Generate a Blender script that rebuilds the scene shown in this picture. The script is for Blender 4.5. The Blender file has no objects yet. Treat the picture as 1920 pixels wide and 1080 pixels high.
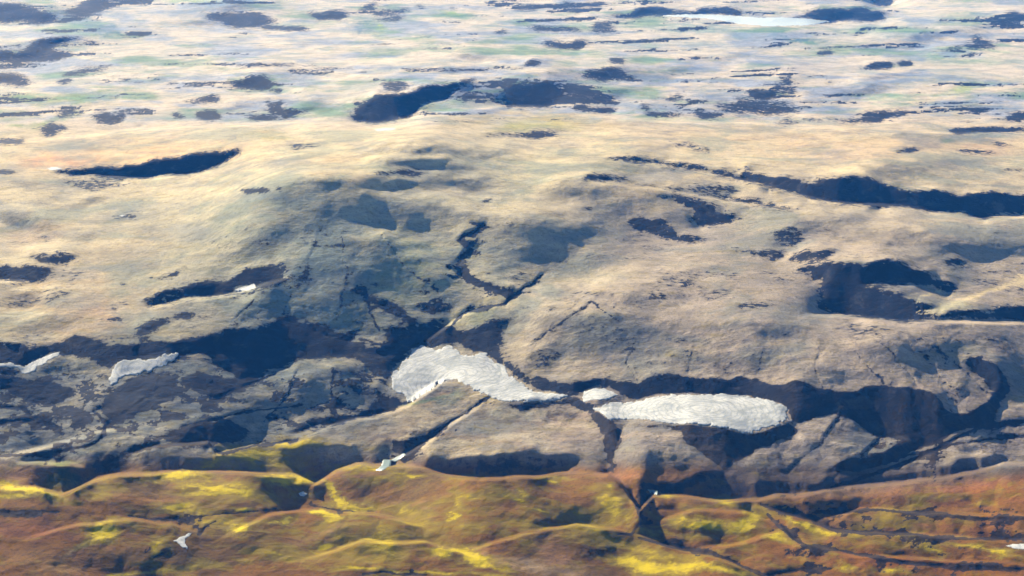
import bpy, math, numpy as np
from mathutils import Vector, Matrix

# ---------------------------------------------------------------- camera, sun, sky, exposure
sc = bpy.context.scene
W, HGT = 1920.0, 1080.0
CAM_H = 1400.0                      # metres above the mean ground
HFOV = math.radians(36.5)
PITCH = math.radians(15.5)          # optical axis below the horizon
F = (W/2)/math.tan(HFOV/2)
cd = bpy.data.cameras.new('camera'); cam = bpy.data.objects.new('camera', cd)
sc.collection.objects.link(cam); sc.camera = cam
cam.location = (0, 0, CAM_H)
cam.rotation_euler = (math.pi/2 - PITCH, 0, 0)
cd.sensor_width = 36.0; cd.angle = HFOV; cd.clip_start = 5; cd.clip_end = 200000

SUN_EL, SUN_AZ = math.radians(21), math.radians(-32)     # azimuth measured from +Y (the view), negative = left
sd = Vector((math.sin(SUN_AZ)*math.cos(SUN_EL), math.cos(SUN_AZ)*math.cos(SUN_EL), math.sin(SUN_EL)))
sl = bpy.data.lights.new('sun', 'SUN'); sl.energy = 5.0; sl.angle = math.radians(0.5); sl.color = (1.0, 0.91, 0.74)
so = bpy.data.objects.new('sun', sl); sc.collection.objects.link(so)
so.rotation_euler = sd.to_track_quat('Z', 'Y').to_euler()
world = bpy.data.worlds.new("World"); sc.world = world; world.use_nodes = True
wn = world.node_tree; wn.nodes.clear()
sky = wn.nodes.new('ShaderNodeTexSky'); sky.sky_type = 'NISHITA'; sky.sun_disc = False
sky.sun_elevation = SUN_EL; sky.sun_rotation = SUN_AZ; sky.altitude = 1500; sky.ozone_density = 2.0; sky.air_density = 1.0; sky.dust_density = 0.3
bg = wn.nodes.new('ShaderNodeBackground'); bg.inputs['Strength'].default_value = 0.05
wo = wn.nodes.new('ShaderNodeOutputWorld')
wn.links.new(sky.outputs[0], bg.inputs[0]); wn.links.new(bg.outputs[0], wo.inputs[0])
sc.render.engine = 'CYCLES'
sc.view_settings.view_transform = 'Standard'; sc.view_settings.look = 'None'
sc.view_settings.exposure = 1.42; sc.view_settings.gamma = 1.0
sc.cycles.volume_bounces = 0

HAZE_DENS = 2.1e-5
HAZE_COL = (0.04, 0.28, 1.0)

# ---------------------------------------------------------------- survey grid
U0, U1, V0, V1, ST = -300, 2220, -90, 1260, 2
us = np.arange(U0, U1+1, ST, dtype=np.float64); vs = np.arange(V0, V1+1, ST, dtype=np.float64)
NU, NV = len(us), len(vs)
UU, VV = np.meshgrid(us, vs)
cp, sp = math.cos(PITCH), math.sin(PITCH)
def t_of(v):
    y = -(v-HGT/2)/F
    return -(y*cp - sp)/(y*sp + cp)
def dy_of(v): return (-(v-HGT/2)/F)*sp + cp

# ---- noise
rng = np.random.RandomState(7)
PERM = rng.permutation(512)
GR = rng.uniform(-1, 1, 512)
def vnoise(x, y, seed=0):
    xi = np.floor(x).astype(np.int64); yi = np.floor(y).astype(np.int64)
    fx = x-xi; fy = y-yi
    fx = fx*fx*fx*(fx*(fx*6-15)+10); fy = fy*fy*fy*(fy*(fy*6-15)+10)
    def h(a, b): return GR[PERM[(PERM[(a+seed*37) & 511] + b) & 511]]
    return (h(xi, yi)*(1-fx)+h(xi+1, yi)*fx)*(1-fy) + (h(xi, yi+1)*(1-fx)+h(xi+1, yi+1)*fx)*fy
def fbm(x, y, oct=4, rough=0.5, seed=0):
    s = 0; a = 1; n = 0
    for o in range(oct):
        s = s + a*vnoise(x*2**o+13.7*o, y*2**o-7.3*o, seed+o); n += a; a *= rough
    return s/n

def ext(P):
    out = []
    for (x, y) in P:
        if x <= 3: x = U0-10
        if x >= 1917: x = U1+10
        if y <= 1: y = V0-5
        if y >= 1079: y = V1+10
        out.append((float(x), float(y)))
    return out
def poly_mask(P, uu=None, vv=None, ex=True):
    """1 inside, 0 outside, on the grid"""
    if ex: P = ext(P)
    P = np.array(P)
    if uu is None:
        m = np.zeros((NV, NU)); 
        i0 = max(0, int((P[:,0].min()-U0)//ST)); i1 = min(NU, int((P[:,0].max()-U0)//ST)+2)
        j0 = max(0, int((P[:,1].min()-V0)//ST)); j1 = min(NV, int((P[:,1].max()-V0)//ST)+2)
        m[j0:j1, i0:i1] = poly_mask(P, UU[j0:j1, i0:i1], VV[j0:j1, i0:i1], False)
        return m
    ins = np.zeros(uu.shape, bool); n = len(P)
    for k in range(n):
        x1, y1 = P[k]; x2, y2 = P[(k+1) % n]
        if y1 == y2: continue
        c = ((y1 > vv) != (y2 > vv)) & (uu < (x2-x1)*(vv-y1)/(y2-y1)+x1)
        ins ^= c
    return ins.astype(float)
def blur(m, s):
    """three box passes, s = (sx, sy) in photo px"""
    for ax, sg in ((1, s[0]), (0, s[1])):
        r = max(0, int(round(sg/ST)))
        if r < 1: continue
        for _ in range(2):
            p = np.pad(m, [(r+1, r) if a == ax else (0, 0) for a in (0, 1)], mode='edge')
            c = np.cumsum(p, axis=ax)
            k = 2*r+1
            if ax == 1: m = (c[:, k:]-c[:, :-k])/k
            else: m = (c[k:, :]-c[:-k, :])/k
    return m
wx = 26*fbm(UU/45, VV/22, 6, .7, 61); wy = 13*fbm(UU/45, VV/22, 6, .7, 71)
def line_mask(P, w):
    """soft stroke: w px half width (vertical size w, tapering gaussian); P may carry per-point widths"""
    P = [(p[0], p[1], p[2] if len(p) > 2 else w) for p in P]
    m = np.zeros((NV, NU))
    for a, b in zip(P[:-1], P[1:]):
        ww = max(a[2], b[2])*3.2
        x0, x1 = min(a[0], b[0])-ww, max(a[0], b[0])+ww; y0, y1 = min(a[1], b[1])-ww, max(a[1], b[1])+ww
        i0 = max(0, int((x0-U0)//ST)); i1 = min(NU, int((x1-U0)//ST)+2); j0 = max(0, int((y0-V0)//ST)); j1 = min(NV, int((y1-V0)//ST)+2)
        if i1 <= i0 or j1 <= j0: continue
        uu = UU[j0:j1, i0:i1]+wx[j0:j1, i0:i1]*.45; vv = VV[j0:j1, i0:i1]+wy[j0:j1, i0:i1]*.3
        dx, dy = b[0]-a[0], b[1]-a[1]; L2 = dx*dx+dy*dy+1e-9
        s = np.clip(((uu-a[0])*dx+(vv-a[1])*dy)/L2, 0, 1)
        d = np.hypot(uu-a[0]-s*dx, vv-a[1]-s*dy)*(1+1.1*wx[j0:j1, i0:i1]/13); wl = a[2]+(b[2]-a[2])*s
        m[j0:j1, i0:i1] = np.maximum(m[j0:j1, i0:i1], np.exp(-(d/wl)**2))
    return m
def spot(cx, cy, rx, ry, ang=0.0):
    a = math.radians(ang); ca, sa = math.cos(a), math.sin(a)
    R = max(rx, ry)*2.3
    m = np.zeros((NV, NU))
    i0 = max(0, int((cx-R-U0)//ST)); i1 = min(NU, int((cx+R-U0)//ST)+2); j0 = max(0, int((cy-R-V0)//ST)); j1 = min(NV, int((cy+R-V0)//ST)+2)
    if i1 <= i0 or j1 <= j0: return m
    uu = UU[j0:j1, i0:i1]-cx; vv = VV[j0:j1, i0:i1]-cy
    k = min(1.0, min(rx, ry*2)/16)
    uu = uu+wx[j0:j1, i0:i1]*1.5*k; vv = vv+wy[j0:j1, i0:i1]*1.2*k
    m[j0:j1, i0:i1] = np.exp(-(((uu*ca+vv*sa)/rx)**2+((-uu*sa+vv*ca)/ry)**2))
    return m

# ---------------------------------------------------------------- what the survey recorded
# steep slopes; the darkness paints basalt ground and slope shade together: (slope, darkness, softness px, outline)
DARK = [
# --- far plain
(.30,.8,3,[(0,10),(30,5),(60,12),(100,25),(97,33),(85,40),(40,42),(0,46)]),
(.15,.9,2,[(100,22),(150,12),(160,3),(240,2),(215,8),(180,18),(160,28),(120,25)]),
(.25,.9,3,[(0,97),(25,95),(30,103),(60,95),(65,78),(95,70),(185,70),(188,79),(130,78),(105,85),(100,95),(140,107),(95,113),(55,115),(0,120)]),
(.2,.8,3,[(0,145),(40,140),(60,150),(70,152),(40,158),(0,157)]),
(.1,.7,2,[(100,152),(135,146),(137,155),(105,155)]),
(.1,.5,3,[(110,137),(150,130),(210,123),(215,128),(150,142),(115,142)]),
(.2,.9,3,[(155,222),(175,218),(190,212),(240,208),(245,212),(225,225),(195,234),(165,225)]),
(.2,.8,3,[(60,237),(85,240),(95,230),(125,238),(125,250),(85,254)]),
(.2,.7,2,[(0,268),(48,262),(40,270),(0,273)]),
(.1,.6,3,[(100,213),(145,208),(150,215),(105,222)]),
(.3,1,2,[(430,147),(470,140),(502,141),(507,163),(530,170),(510,172),(480,165),(432,158)]),
(.1,.7,2,[(335,192),(380,185),(385,180),(410,182),(408,190),(370,194)]),
(.1,.7,2,[(320,213),(345,214),(352,223),(325,221)]),
(.1,.8,2,[(370,214),(400,206),(420,217),(425,222),(375,222)]),
(.2,.9,3,[(492,192),(530,190),(532,203),(555,208),(588,203),(587,211),(552,222),(530,225),(505,210)]),
(.1,.7,2,[(455,218),(500,216),(540,224),(480,226)]),
(.2,.9,3,[(365,25),(420,24),(450,28),(500,30),(528,38),(500,40),(460,50),(425,40),(380,30)]),
(.1,.8,1,[(470,47),(540,49),(588,53),(580,57),(500,54)]),
(.2,.9,2,[(575,24),(600,30),(630,23),(645,25),(655,32),(640,38),(610,37),(580,30)]),
(.1,.8,4,[(665,12),(700,8),(705,20),(760,18),(765,25),(720,30),(690,22),(665,18)]),
(.1,.8,3,[(690,40),(730,32),(765,30),(745,38),(700,40)]),
(.1,.6,3,[(775,6),(800,18),(780,16)]),(.1,.6,3,[(840,12),(860,18),(845,19)]),
(.1,.7,3,[(920,60),(945,54),(960,60),(930,64)]),
(.4,1,3,[(655,205),(672,204),(662,190),(690,192),(705,180),(770,176),(792,163),(850,157),(875,152),(858,166),(828,185),(795,195),(772,212),(755,220),(722,213),(738,222),(700,230),(665,229)]),
(.1,.6,5,[(708,157),(758,152),(765,165),(740,174),(715,166)]),
(.1,.8,2,[(858,153),(885,145),(893,147),(870,157)]),
(.1,.6,3,[(865,178),(895,173),(892,183),(860,184)]),
(.4,1,3,[(943,165),(960,157),(985,160),(1010,155),(1030,148),(1040,155),(1045,170),(1062,185),(1040,182),(1050,192),(1020,200),(970,199),(945,199)]),
(.2,.85,4,[(1040,152),(1065,155),(1090,160),(1115,172),(1150,183),(1163,200),(1140,197),(1110,187),(1080,180)]),
(.2,.85,3,[(1070,200),(1095,195),(1105,202),(1150,203),(1155,211),(1100,209),(1070,206)]),
(.3,.95,3,[(1092,130),(1120,130),(1135,125),(1160,128),(1175,140),(1192,148),(1165,151),(1130,150),(1105,148)]),
(.1,.7,4,[(1140,107),(1175,107),(1170,117),(1150,118)]),
(.2,.9,1,[(984,119),(1002,111),(1014,121),(990,123)]),
(.2,.85,2,[(1016,72),(1028,80),(1060,83),(1090,75),(1107,87),(1080,90),(1040,90),(1018,84)]),
(.2,.8,3,[(1198,190),(1220,195),(1230,212),(1260,208),(1285,219),(1225,221),(1205,208)]),
(.2,.8,2,[(1298,207),(1320,210),(1350,213),(1362,222),(1320,221)]),
(.2,.9,3,[(1395,170),(1455,170),(1457,184),(1415,184)]),
(.1,.8,4,[(1420,195),(1460,198),(1500,207),(1495,217),(1460,215)]),
(.3,.95,2,[(1148,26),(1190,25),(1205,15),(1235,15),(1290,22),(1310,17),(1360,17),(1395,27),(1390,31),(1330,27),(1260,26),(1200,32),(1155,32)]),
(.1,.5,5,[(965,8),(1010,12),(1010,22),(970,20)]),
(.1,.8,4,[(1048,3),(1085,15),(1083,30),(1065,22)]),
(.1,.9,2,[(1078,8),(1130,3),(1130,9),(1085,12)]),
(.1,.6,3,[(980,52),(1010,50),(1060,52),(1115,60),(1080,60),(1000,56)]),
(.1,.5,5,[(1120,40),(1150,42),(1150,60),(1110,58)]),
(.3,1,2,[(1460,31),(1515,28),(1530,20),(1560,18),(1615,17),(1655,25),(1663,38),(1630,41),(1580,37),(1545,42),(1520,35)]),
(.2,.9,3,[(1635,5),(1660,0),(1695,0),(1670,12),(1645,12)]),
(.1,.8,3,[(1880,25),(1920,30),(1920,37),(1885,34)]),
(.1,.8,2,[(1530,98),(1560,95),(1567,100),(1535,102)]),
(.1,.8,3,[(1755,93),(1800,88),(1822,90),(1812,66),(1840,70),(1863,92),(1820,96),(1760,96)]),
(.2,.9,2,[(1608,127),(1640,118),(1668,117),(1672,127),(1640,129)]),(.1,.7,2,[(1680,117),(1712,116),(1710,122),(1682,122)]),
(.1,.85,4,[(1460,140),(1485,136),(1488,155),(1470,157)]),
(.1,.6,5,[(1448,158),(1490,163),(1490,175),(1450,172)]),
(.1,.8,2,[(1440,226),(1530,224),(1600,222),(1630,210),(1690,207),(1712,206),(1700,211),(1670,220),(1640,230),(1580,230),(1530,228),(1480,232)]),
(.25,.85,2,[(1770,243),(1820,238),(1870,237),(1920,240),(1920,250),(1870,245),(1830,249),(1790,249)]),
(.1,.6,4,[(1820,200),(1860,203),(1850,213),(1815,213)]),
(.1,.8,3,[(1890,215),(1920,208),(1920,222),(1890,226)]),
(.1,.7,2,[(1855,264),(1880,265),(1900,272),(1870,271)]),
(.1,.5,6,[(1340,195),(1440,185),(1500,200),(1430,215),(1350,210)]),
(.1,.5,4,[(1270,150),(1300,152),(1290,156)]),(.1,.5,4,[(1250,180),(1285,170),(1280,185),(1255,190)]),
# --- middle hills, left
(.55,1,2,[(65,320),(95,318),(180,312),(215,314),(260,305),(300,300),(340,293),(365,285),(400,282),(415,283),(440,278),(458,278),(460,290),(435,294),(430,303),(400,315),(370,325),(320,330),(270,334),(225,335),(180,328),(120,325)]),
(.1,.35,5,[(105,330),(180,333),(260,338),(210,350),(160,355),(120,345)]),
(.3,.9,1,[(440,357),(460,355),(500,353),(507,359),(475,362)]),(.2,.8,1,[(515,351),(530,349),(522,360)]),
(.2,.6,2,[(203,409),(240,400),(270,389),(257,402),(268,406),(230,412)]),
(.1,.8,1,[(0,321),(32,320),(20,325),(0,325)]),
(.4,.95,3,[(42,475),(60,470),(90,475),(110,466),(125,475),(150,480),(135,487),(120,500),(110,495),(70,490),(55,482)]),
(.45,.95,3,[(0,515),(40,500),(85,500),(105,507),(90,522),(70,527),(30,525),(0,527)]),
(.3,.95,1,[(275,523),(320,508),(338,505),(368,488),(338,513),(300,526)]),
(.2,.8,1,[(222,528),(242,533),(230,534)]),(.2,.8,1,[(273,438),(298,436),(290,441)]),
(.45,.95,5,[(270,557),(300,548),(370,530),(420,528),(450,510),(480,500),(533,490),(535,497),(515,513),(542,520),(500,540),(440,552),(400,554),(340,562),(280,575)]),
(.2,.8,4,[(213,582),(232,560),(244,572),(222,592)]),
(.2,.7,4,[(188,597),(235,597),(235,604),(195,603)]),
(.3,.9,3,[(255,645),(256,622),(275,605),(300,598),(318,600),(300,612),(283,622),(300,645)]),
(.2,.85,2,[(320,594),(350,585),(370,590),(330,600)]),
(.2,.8,2,[(705,325),(740,322),(760,317),(780,322),(805,325),(790,329),(740,328),(712,331)]),
(.1,.7,2,[(895,378),(910,370),(932,370),(915,380)]),
(.15,.6,5,[(905,247),(960,250),(1010,247),(1060,247),(1040,257),(980,258),(910,253)]),
(.1,.6,1,[(530,282),(560,274),(605,270),(600,274),(550,282)]),
# --- middle hills, right
(.5,1,2,[(1140,292),(1180,295),(1250,303),(1330,312),(1395,330),(1400,308),(1420,325),(1450,333),(1500,340),(1545,352),(1528,330),(1560,337),(1590,330),(1620,333),(1660,345),(1690,352),(1740,360),(1790,368),(1850,358),(1900,363),(1920,362),(1920,392),(1880,400),(1840,408),(1800,398),(1700,388),(1600,385),(1550,378),(1480,358),(1400,340),(1300,318),(1220,308),(1140,298)]),
(.3,.9,2,[(1080,330),(1110,328),(1150,336),(1220,346),(1270,352),(1330,365),(1400,375),(1470,386),(1505,394),(1440,391),(1350,377),(1250,354),(1150,342),(1090,336)]),
(.2,.6,4,[(1290,345),(1360,350),(1400,365),(1350,368),(1300,358)]),
(.3,.85,2,[(1240,264),(1290,269),(1335,283),(1338,287),(1300,281)]),
(.4,1,2,[(1175,412),(1210,410),(1250,415),(1268,435),(1320,447),(1330,453),(1280,452),(1230,440),(1190,426)]),
(.4,.95,3,[(1228,365),(1270,367),(1310,378),(1350,388),(1388,410),(1360,418),(1310,421),(1285,407),(1298,392),(1265,380)]),
(.3,.85,5,[(1445,434),(1490,428),(1512,440),(1505,455),(1475,462),(1450,442)]),
(.3,.9,3,[(1340,457),(1400,468),(1460,470),(1475,488),(1450,490),(1390,474)]),
(.3,.9,4,[(1480,480),(1520,472),(1572,464),(1560,477),(1520,492),(1490,490)]),
(.5,1,3,[(1488,502),(1560,494),(1620,497),(1660,490),(1700,498),(1740,510),(1758,530),(1800,535),(1780,552),(1755,540),(1720,528),(1690,531),(1640,525),(1610,530),(1640,540),(1680,555),(1700,568),(1745,572),(1760,582),(1800,586),(1850,585),(1880,578),(1920,575),(1920,602),(1850,600),(1760,600),(1700,600),(1660,594),(1600,590),(1560,588),(1535,578),(1545,560),(1530,540),(1560,525),(1500,513)]),
(.2,.8,3,[(1765,490),(1800,487),(1815,497),(1780,497)]),
(.2,.8,1,[(1670,284),(1710,277),(1738,284),(1690,286)]),(.2,.8,1,[(1778,284),(1840,279),(1875,286),(1820,287)]),
(.2,.7,4,[(1865,318),(1920,310),(1920,325),(1890,322)]),
(.1,.5,5,[(1085,395),(1115,383),(1110,402)]),
(.1,.7,4,[(1262,523),(1305,530),(1305,540),(1275,539)]),
(.1,.7,5,[(1190,552),(1225,547),(1262,562),(1220,562)]),
(.1,.6,5,[(1370,567),(1430,567),(1460,575),(1400,577)]),
(.1,.5,5,[(1160,650),(1195,640),(1190,660),(1175,672)]),
# --- stream gully in the centre
(.3,.9,4,[(780,577),(812,553),(842,560),(850,575),(832,590),(812,592),(792,584)]),
(.3,.85,3,[(668,537),(690,553),(745,570),(790,598),(800,612),(770,612),(735,590),(700,572)]),
# --- the dark hollow left of the great snow patch
(.34,1,4,[(0,640),(30,640),(55,652),(75,650),(112,642),(140,628),(165,632),(195,642),(240,648),(255,640),(330,642),(400,632),(440,614),(470,622),(520,602),(545,585),(560,603),(600,606),(632,628),(660,616),(680,610),(665,632),(650,655),(690,648),(715,655),(730,635),(715,618),(745,610),(790,614),(830,602),(850,600),(840,618),(805,640),(780,655),(745,690),(735,720),(742,735),(720,728),(690,690),(670,672),(620,668),(580,672),(520,692),(480,708),(450,715),(420,690),(395,680),(380,660),(340,665),(320,680),(270,710),(225,700),(215,720),(200,720),(200,690),(180,672),(130,662),(90,672),(40,700),(0,700)]),
(.25,.9,4,[(0,700),(40,705),(60,712),(120,720),(150,730),(130,750),(90,760),(60,755),(30,735),(0,730)]),
(.12,.9,4,[(200,722),(215,722),(240,705),(300,702),(330,712),(330,745),(270,770),(240,785),(210,790),(190,770),(195,745)]),
(.15,.8,4,[(470,690),(500,705),(440,740),(400,745),(360,735),(330,715),(380,700),(430,715)]),
(.35,.9,4,[(700,745),(745,738),(768,748),(765,758),(735,772),(690,785),(640,795),(600,800),(560,815),(540,812),(600,785),(660,775),(690,765)]),
(.25,.7,4,[(350,800),(430,780),(470,800),(460,820),(390,845),(330,830),(300,815)]),
(.5,.2,3,[(170,860),(220,840),(250,850),(245,885),(200,893),(175,897)]),
# wall above the snow patches, right
(.45,1,4,[(835,612),(862,606),(870,622),(900,608),(930,600),(962,605),(940,620),(935,650),(945,668),(985,700),(1010,722),(1000,728),(960,712),(925,680),(895,665),(860,645),(820,645),(800,640),(815,625)]),
(.3,-.1,4,[(985,665),(1010,648),(1052,662),(1045,682),(1020,690),(1000,700),(975,690)]),
(.48,1,4,[(985,700),(1040,715),(1100,718),(1130,708),(1170,722),(1200,725),(1230,705),(1260,700),(1290,708),(1330,710),(1370,715),(1400,705),(1420,710),(1470,725),(1510,715),(1540,725),(1570,735),(1600,733),(1640,722),(1700,725),(1740,735),(1762,760),(1790,778),(1820,772),(1850,755),(1865,735),(1850,715),(1815,690),(1800,678),(1830,668),(1870,690),(1890,715),(1897,740),(1880,770),(1850,790),(1790,812),(1720,840),(1680,865),(1630,880),(1590,890),(1560,880),(1600,860),(1650,850),(1690,830),(1700,815),(1640,815),(1600,790),(1560,775),(1530,785),(1490,800),(1478,770),(1440,752),(1350,740),(1240,738),(1170,748),(1150,730),(1110,728),(1085,742),(1030,738),(1000,728)]),
(.35,.95,3,[(1060,745),(1110,755),(1130,772),(1150,790),(1168,805),(1166,825),(1152,855),(1142,887),(1132,880),(1140,840),(1132,805),(1100,775),(1050,762),(1000,765),(975,775),(960,765),(940,755),(980,752)]),
(.35,.95,3,[(1165,790),(1230,792),(1300,795),(1360,800),(1410,816),(1440,808),(1482,790),(1500,805),(1440,835),(1400,850),(1350,880),(1335,865),(1320,850),(1290,830),(1270,808),(1200,795)]),
(.6,.3,3,[(1178,908),(1205,893),(1240,905),(1280,900),(1310,890),(1345,878),(1372,868),(1335,900),(1285,918),(1290,932),(1230,930),(1200,958),(1185,935)]),
(.5,-.1,4,[(1480,900),(1530,905),(1560,890),(1600,905),(1680,895),(1740,880),(1800,865),(1850,858),(1885,858),(1860,880),(1800,895),(1700,905),(1600,915),(1500,925),(1440,935),(1380,940),(1400,915),(1440,900)]),
(.5,-.1,4,[(1340,885),(1370,890),(1400,905),(1440,900),(1490,915),(1420,938),(1330,935),(1290,930)]),
# cliffs of the gorge
(.8,-.3,2,[(533,838),(565,832),(640,834),(680,836),(650,866),(625,878),(592,905),(572,895),(545,880)]),
(.9,-.05,2,[(803,855),(850,857),(900,852),(960,846),(1020,848),(1070,850),(1095,862),(1060,868),(1072,885),(1040,893),(960,893),(900,900),(850,893),(800,880)]),
(.5,-.5,3,[(660,834),(730,832),(740,850),(715,870),(670,868)]),
(.5,-.5,3,[(60,895),(100,880),(150,880),(165,905),(120,928),(85,918)]),
(.4,.9,2,[(735,822),(760,830),(800,812),(838,795),(850,798),(812,822),(775,842),(748,856),(738,840)]),
]
# stream beds and gullies: (slope, darkness, [(u, v, half width)])
GULLY = [
(.35,1,[(884,417,3),(903,423,5),(895,432,6),(872,440,7),(864,450,8),(880,461,9),(884,470,10),(870,480,11),(864,492,13),(872,505,12),(862,512,8),(885,524,9),(915,536,8),(935,545,6),(958,551,6)]),
(.12,.03,[(600,430,2),(575,500,3),(530,590,3)]),(.12,.03,[(645,440,2),(650,520,3),(632,600,4)]),(.12,.03,[(720,440,2),(760,500,3),(820,548,3)]),
(.12,.03,[(1110,565,2),(1050,610,3),(1000,640,3)]),(.12,.03,[(1700,640,2),(1760,695,3),(1800,770,4)]),(.12,.05,[(1650,640,2),(1705,700,3),(1745,750,4)]),
(.12,.03,[(1600,655,2),(1640,700,3),(1660,725,4)]),(.12,.03,[(1750,650,2),(1815,700,3),(1850,735,4)]),(.12,.03,[(1300,650,2),(1292,700,4)]),(.12,.03,[(1190,640,2),(1175,680,3),(1200,715,4)]),
(.12,.05,[(1430,660,3),(1425,700,5)]),(.1,.03,[(480,560,2),(440,600,3),(440,625,3)]),(.1,.03,[(1540,640,2),(1530,690,3),(1545,725,4)]),
(.12,.05,[(560,690,3),(540,740,3),(500,790,3)]),(.12,.05,[(680,690,3),(690,730,3),(720,745,4)]),(.1,.05,[(300,700,3),(290,740,3),(220,780,3)]),
(.1,.05,[(1580,770,3),(1540,830,4),(1480,880,4)]),(.1,.05,[(1680,790,3),(1620,850,4),(1560,900,4)]),
(.3,1,[(978,546,4),(960,557,5),(948,570,4),(925,574,5),(905,582,4),(878,584,5),(858,596,5),(848,612,6),(818,622,6),(806,640,7),(786,650,7)]),
(.2,.9,[(972,552,4),(986,538,4),(996,534,3),(1006,524,4),(1016,515,2)]),
(.1,.8,[(1000,548,2),(970,552,3)]),
(.2,.8,[(668,537,2),(688,560,3),(698,590,4),(720,622,5)]),
(.1,.5,[(1110,570,2),(1160,600,2)]),
(.3,.9,[(915,745,4),(890,765,3),(850,790,4),(812,818,7),(770,842,8),(748,862,5)]),
(.3,.8,[(180,770,5),(200,795,5),(185,830,4),(100,850,4),(0,865,5)]),
(.3,.9,[(0,750,8),(40,765,6),(70,790,5),(110,800,5),(60,790,5),(0,800,7)]),
(.3,.8,[(430,822,4),(350,832,4),(280,838,6),(230,852,7)]),
(.3,.8,[(560,825,3),(480,835,4),(420,850,6),(405,845,6)]),
(.3,.9,[(1920,760,5),(1840,800,5),(1740,850,5),(1640,890,5),(1560,915,5)]),
(.2,.8,[(1920,790,3),(1800,830,3),(1700,855,3),(1660,862,3)]),
(.3,.9,[(1530,962,5),(1600,957,5),(1650,955,4),(1720,963,5),(1820,971,6),(1920,975,6)]),
(.3,.9,[(1430,945,5),(1480,962,7),(1530,975,8),(1560,992,6),(1620,1000,5),(1680,1000,5),(1760,1008,6),(1920,1014,5)]),
(.3,.9,[(1440,962,4),(1460,985,5),(1490,1008,6),(1520,1025,5),(1580,1033,4),(1640,1045,4),(1700,1055,6),(1800,1065,6),(1920,1072,5)]),
(.3,.8,[(1200,1008,4),(1240,1020,4),(1290,1030,6),(1330,1036,6),(1370,1050,4),(1400,1065,4),(1430,1080,4),(1450,1120,4)]),
(.2,.7,[(1160,1000,3),(1185,1002,5),(1200,985,5),(1215,982,8),(1200,965,6),(1195,950,6)]),
(.2,.6,[(240,966,2),(290,975,3),(340,974,3),(370,968,2),(440,962,2),(520,952,1.5)]),
(.1,.6,[(0,958,5),(60,962,7),(110,958,4)]),
(.1,.7,[(290,1045,5),(305,1038,6)]),
(.2,.6,[(370,1000,3),(390,985,3),(405,978,2)]),
(.1,.7,[(680,1078,2),(720,1074,3),(800,1080,3)]),
(.1,.8,[(1440,1078,4),(1500,1068,5),(1560,1066,5)]),
(.1,.7,[(580,945,1.5),(620,955,1.5),(700,960,1.5)]),
(.2,.8,[(400,745,2),(520,700,2)]),(.2,.8,[(340,800,3),(470,770,3),(560,760,2)]),
(.2,.8,[(625,700,3),(622,740,3),(630,780,4)]),
(.1,0,[(560,930,6),(600,948,6),(650,958,5),(720,960,5),(800,950,5)]),
(.1,0,[(740,1000,6),(800,985,6),(840,960,7),(860,930,6)]),(.1,0,[(400,985,5),(480,962,6),(560,956,5),(610,966,5)]),
(.15,0,[(1000,986,6),(1060,980,6),(1120,984,6),(1190,1003,5)]),(.15,0,[(1300,1034,7),(1400,1014,6),(1480,992,5)]),
(.15,0,[(940,1040,8),(1020,1010,8),(1050,985,6)]),(.12,0,[(100,1060,8),(180,1020,8),(260,1000,8),(330,1010,7)]),
(.1,0,[(500,1060,9),(600,1030,8),(700,1040,8),(850,1075,8)]),(.12,0,[(1560,960,6),(1700,940,7),(1920,930,7)]),
(.1,0,[(230,900,5),(330,925,6),(450,930,6),(540,925,6)]),
]
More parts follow.
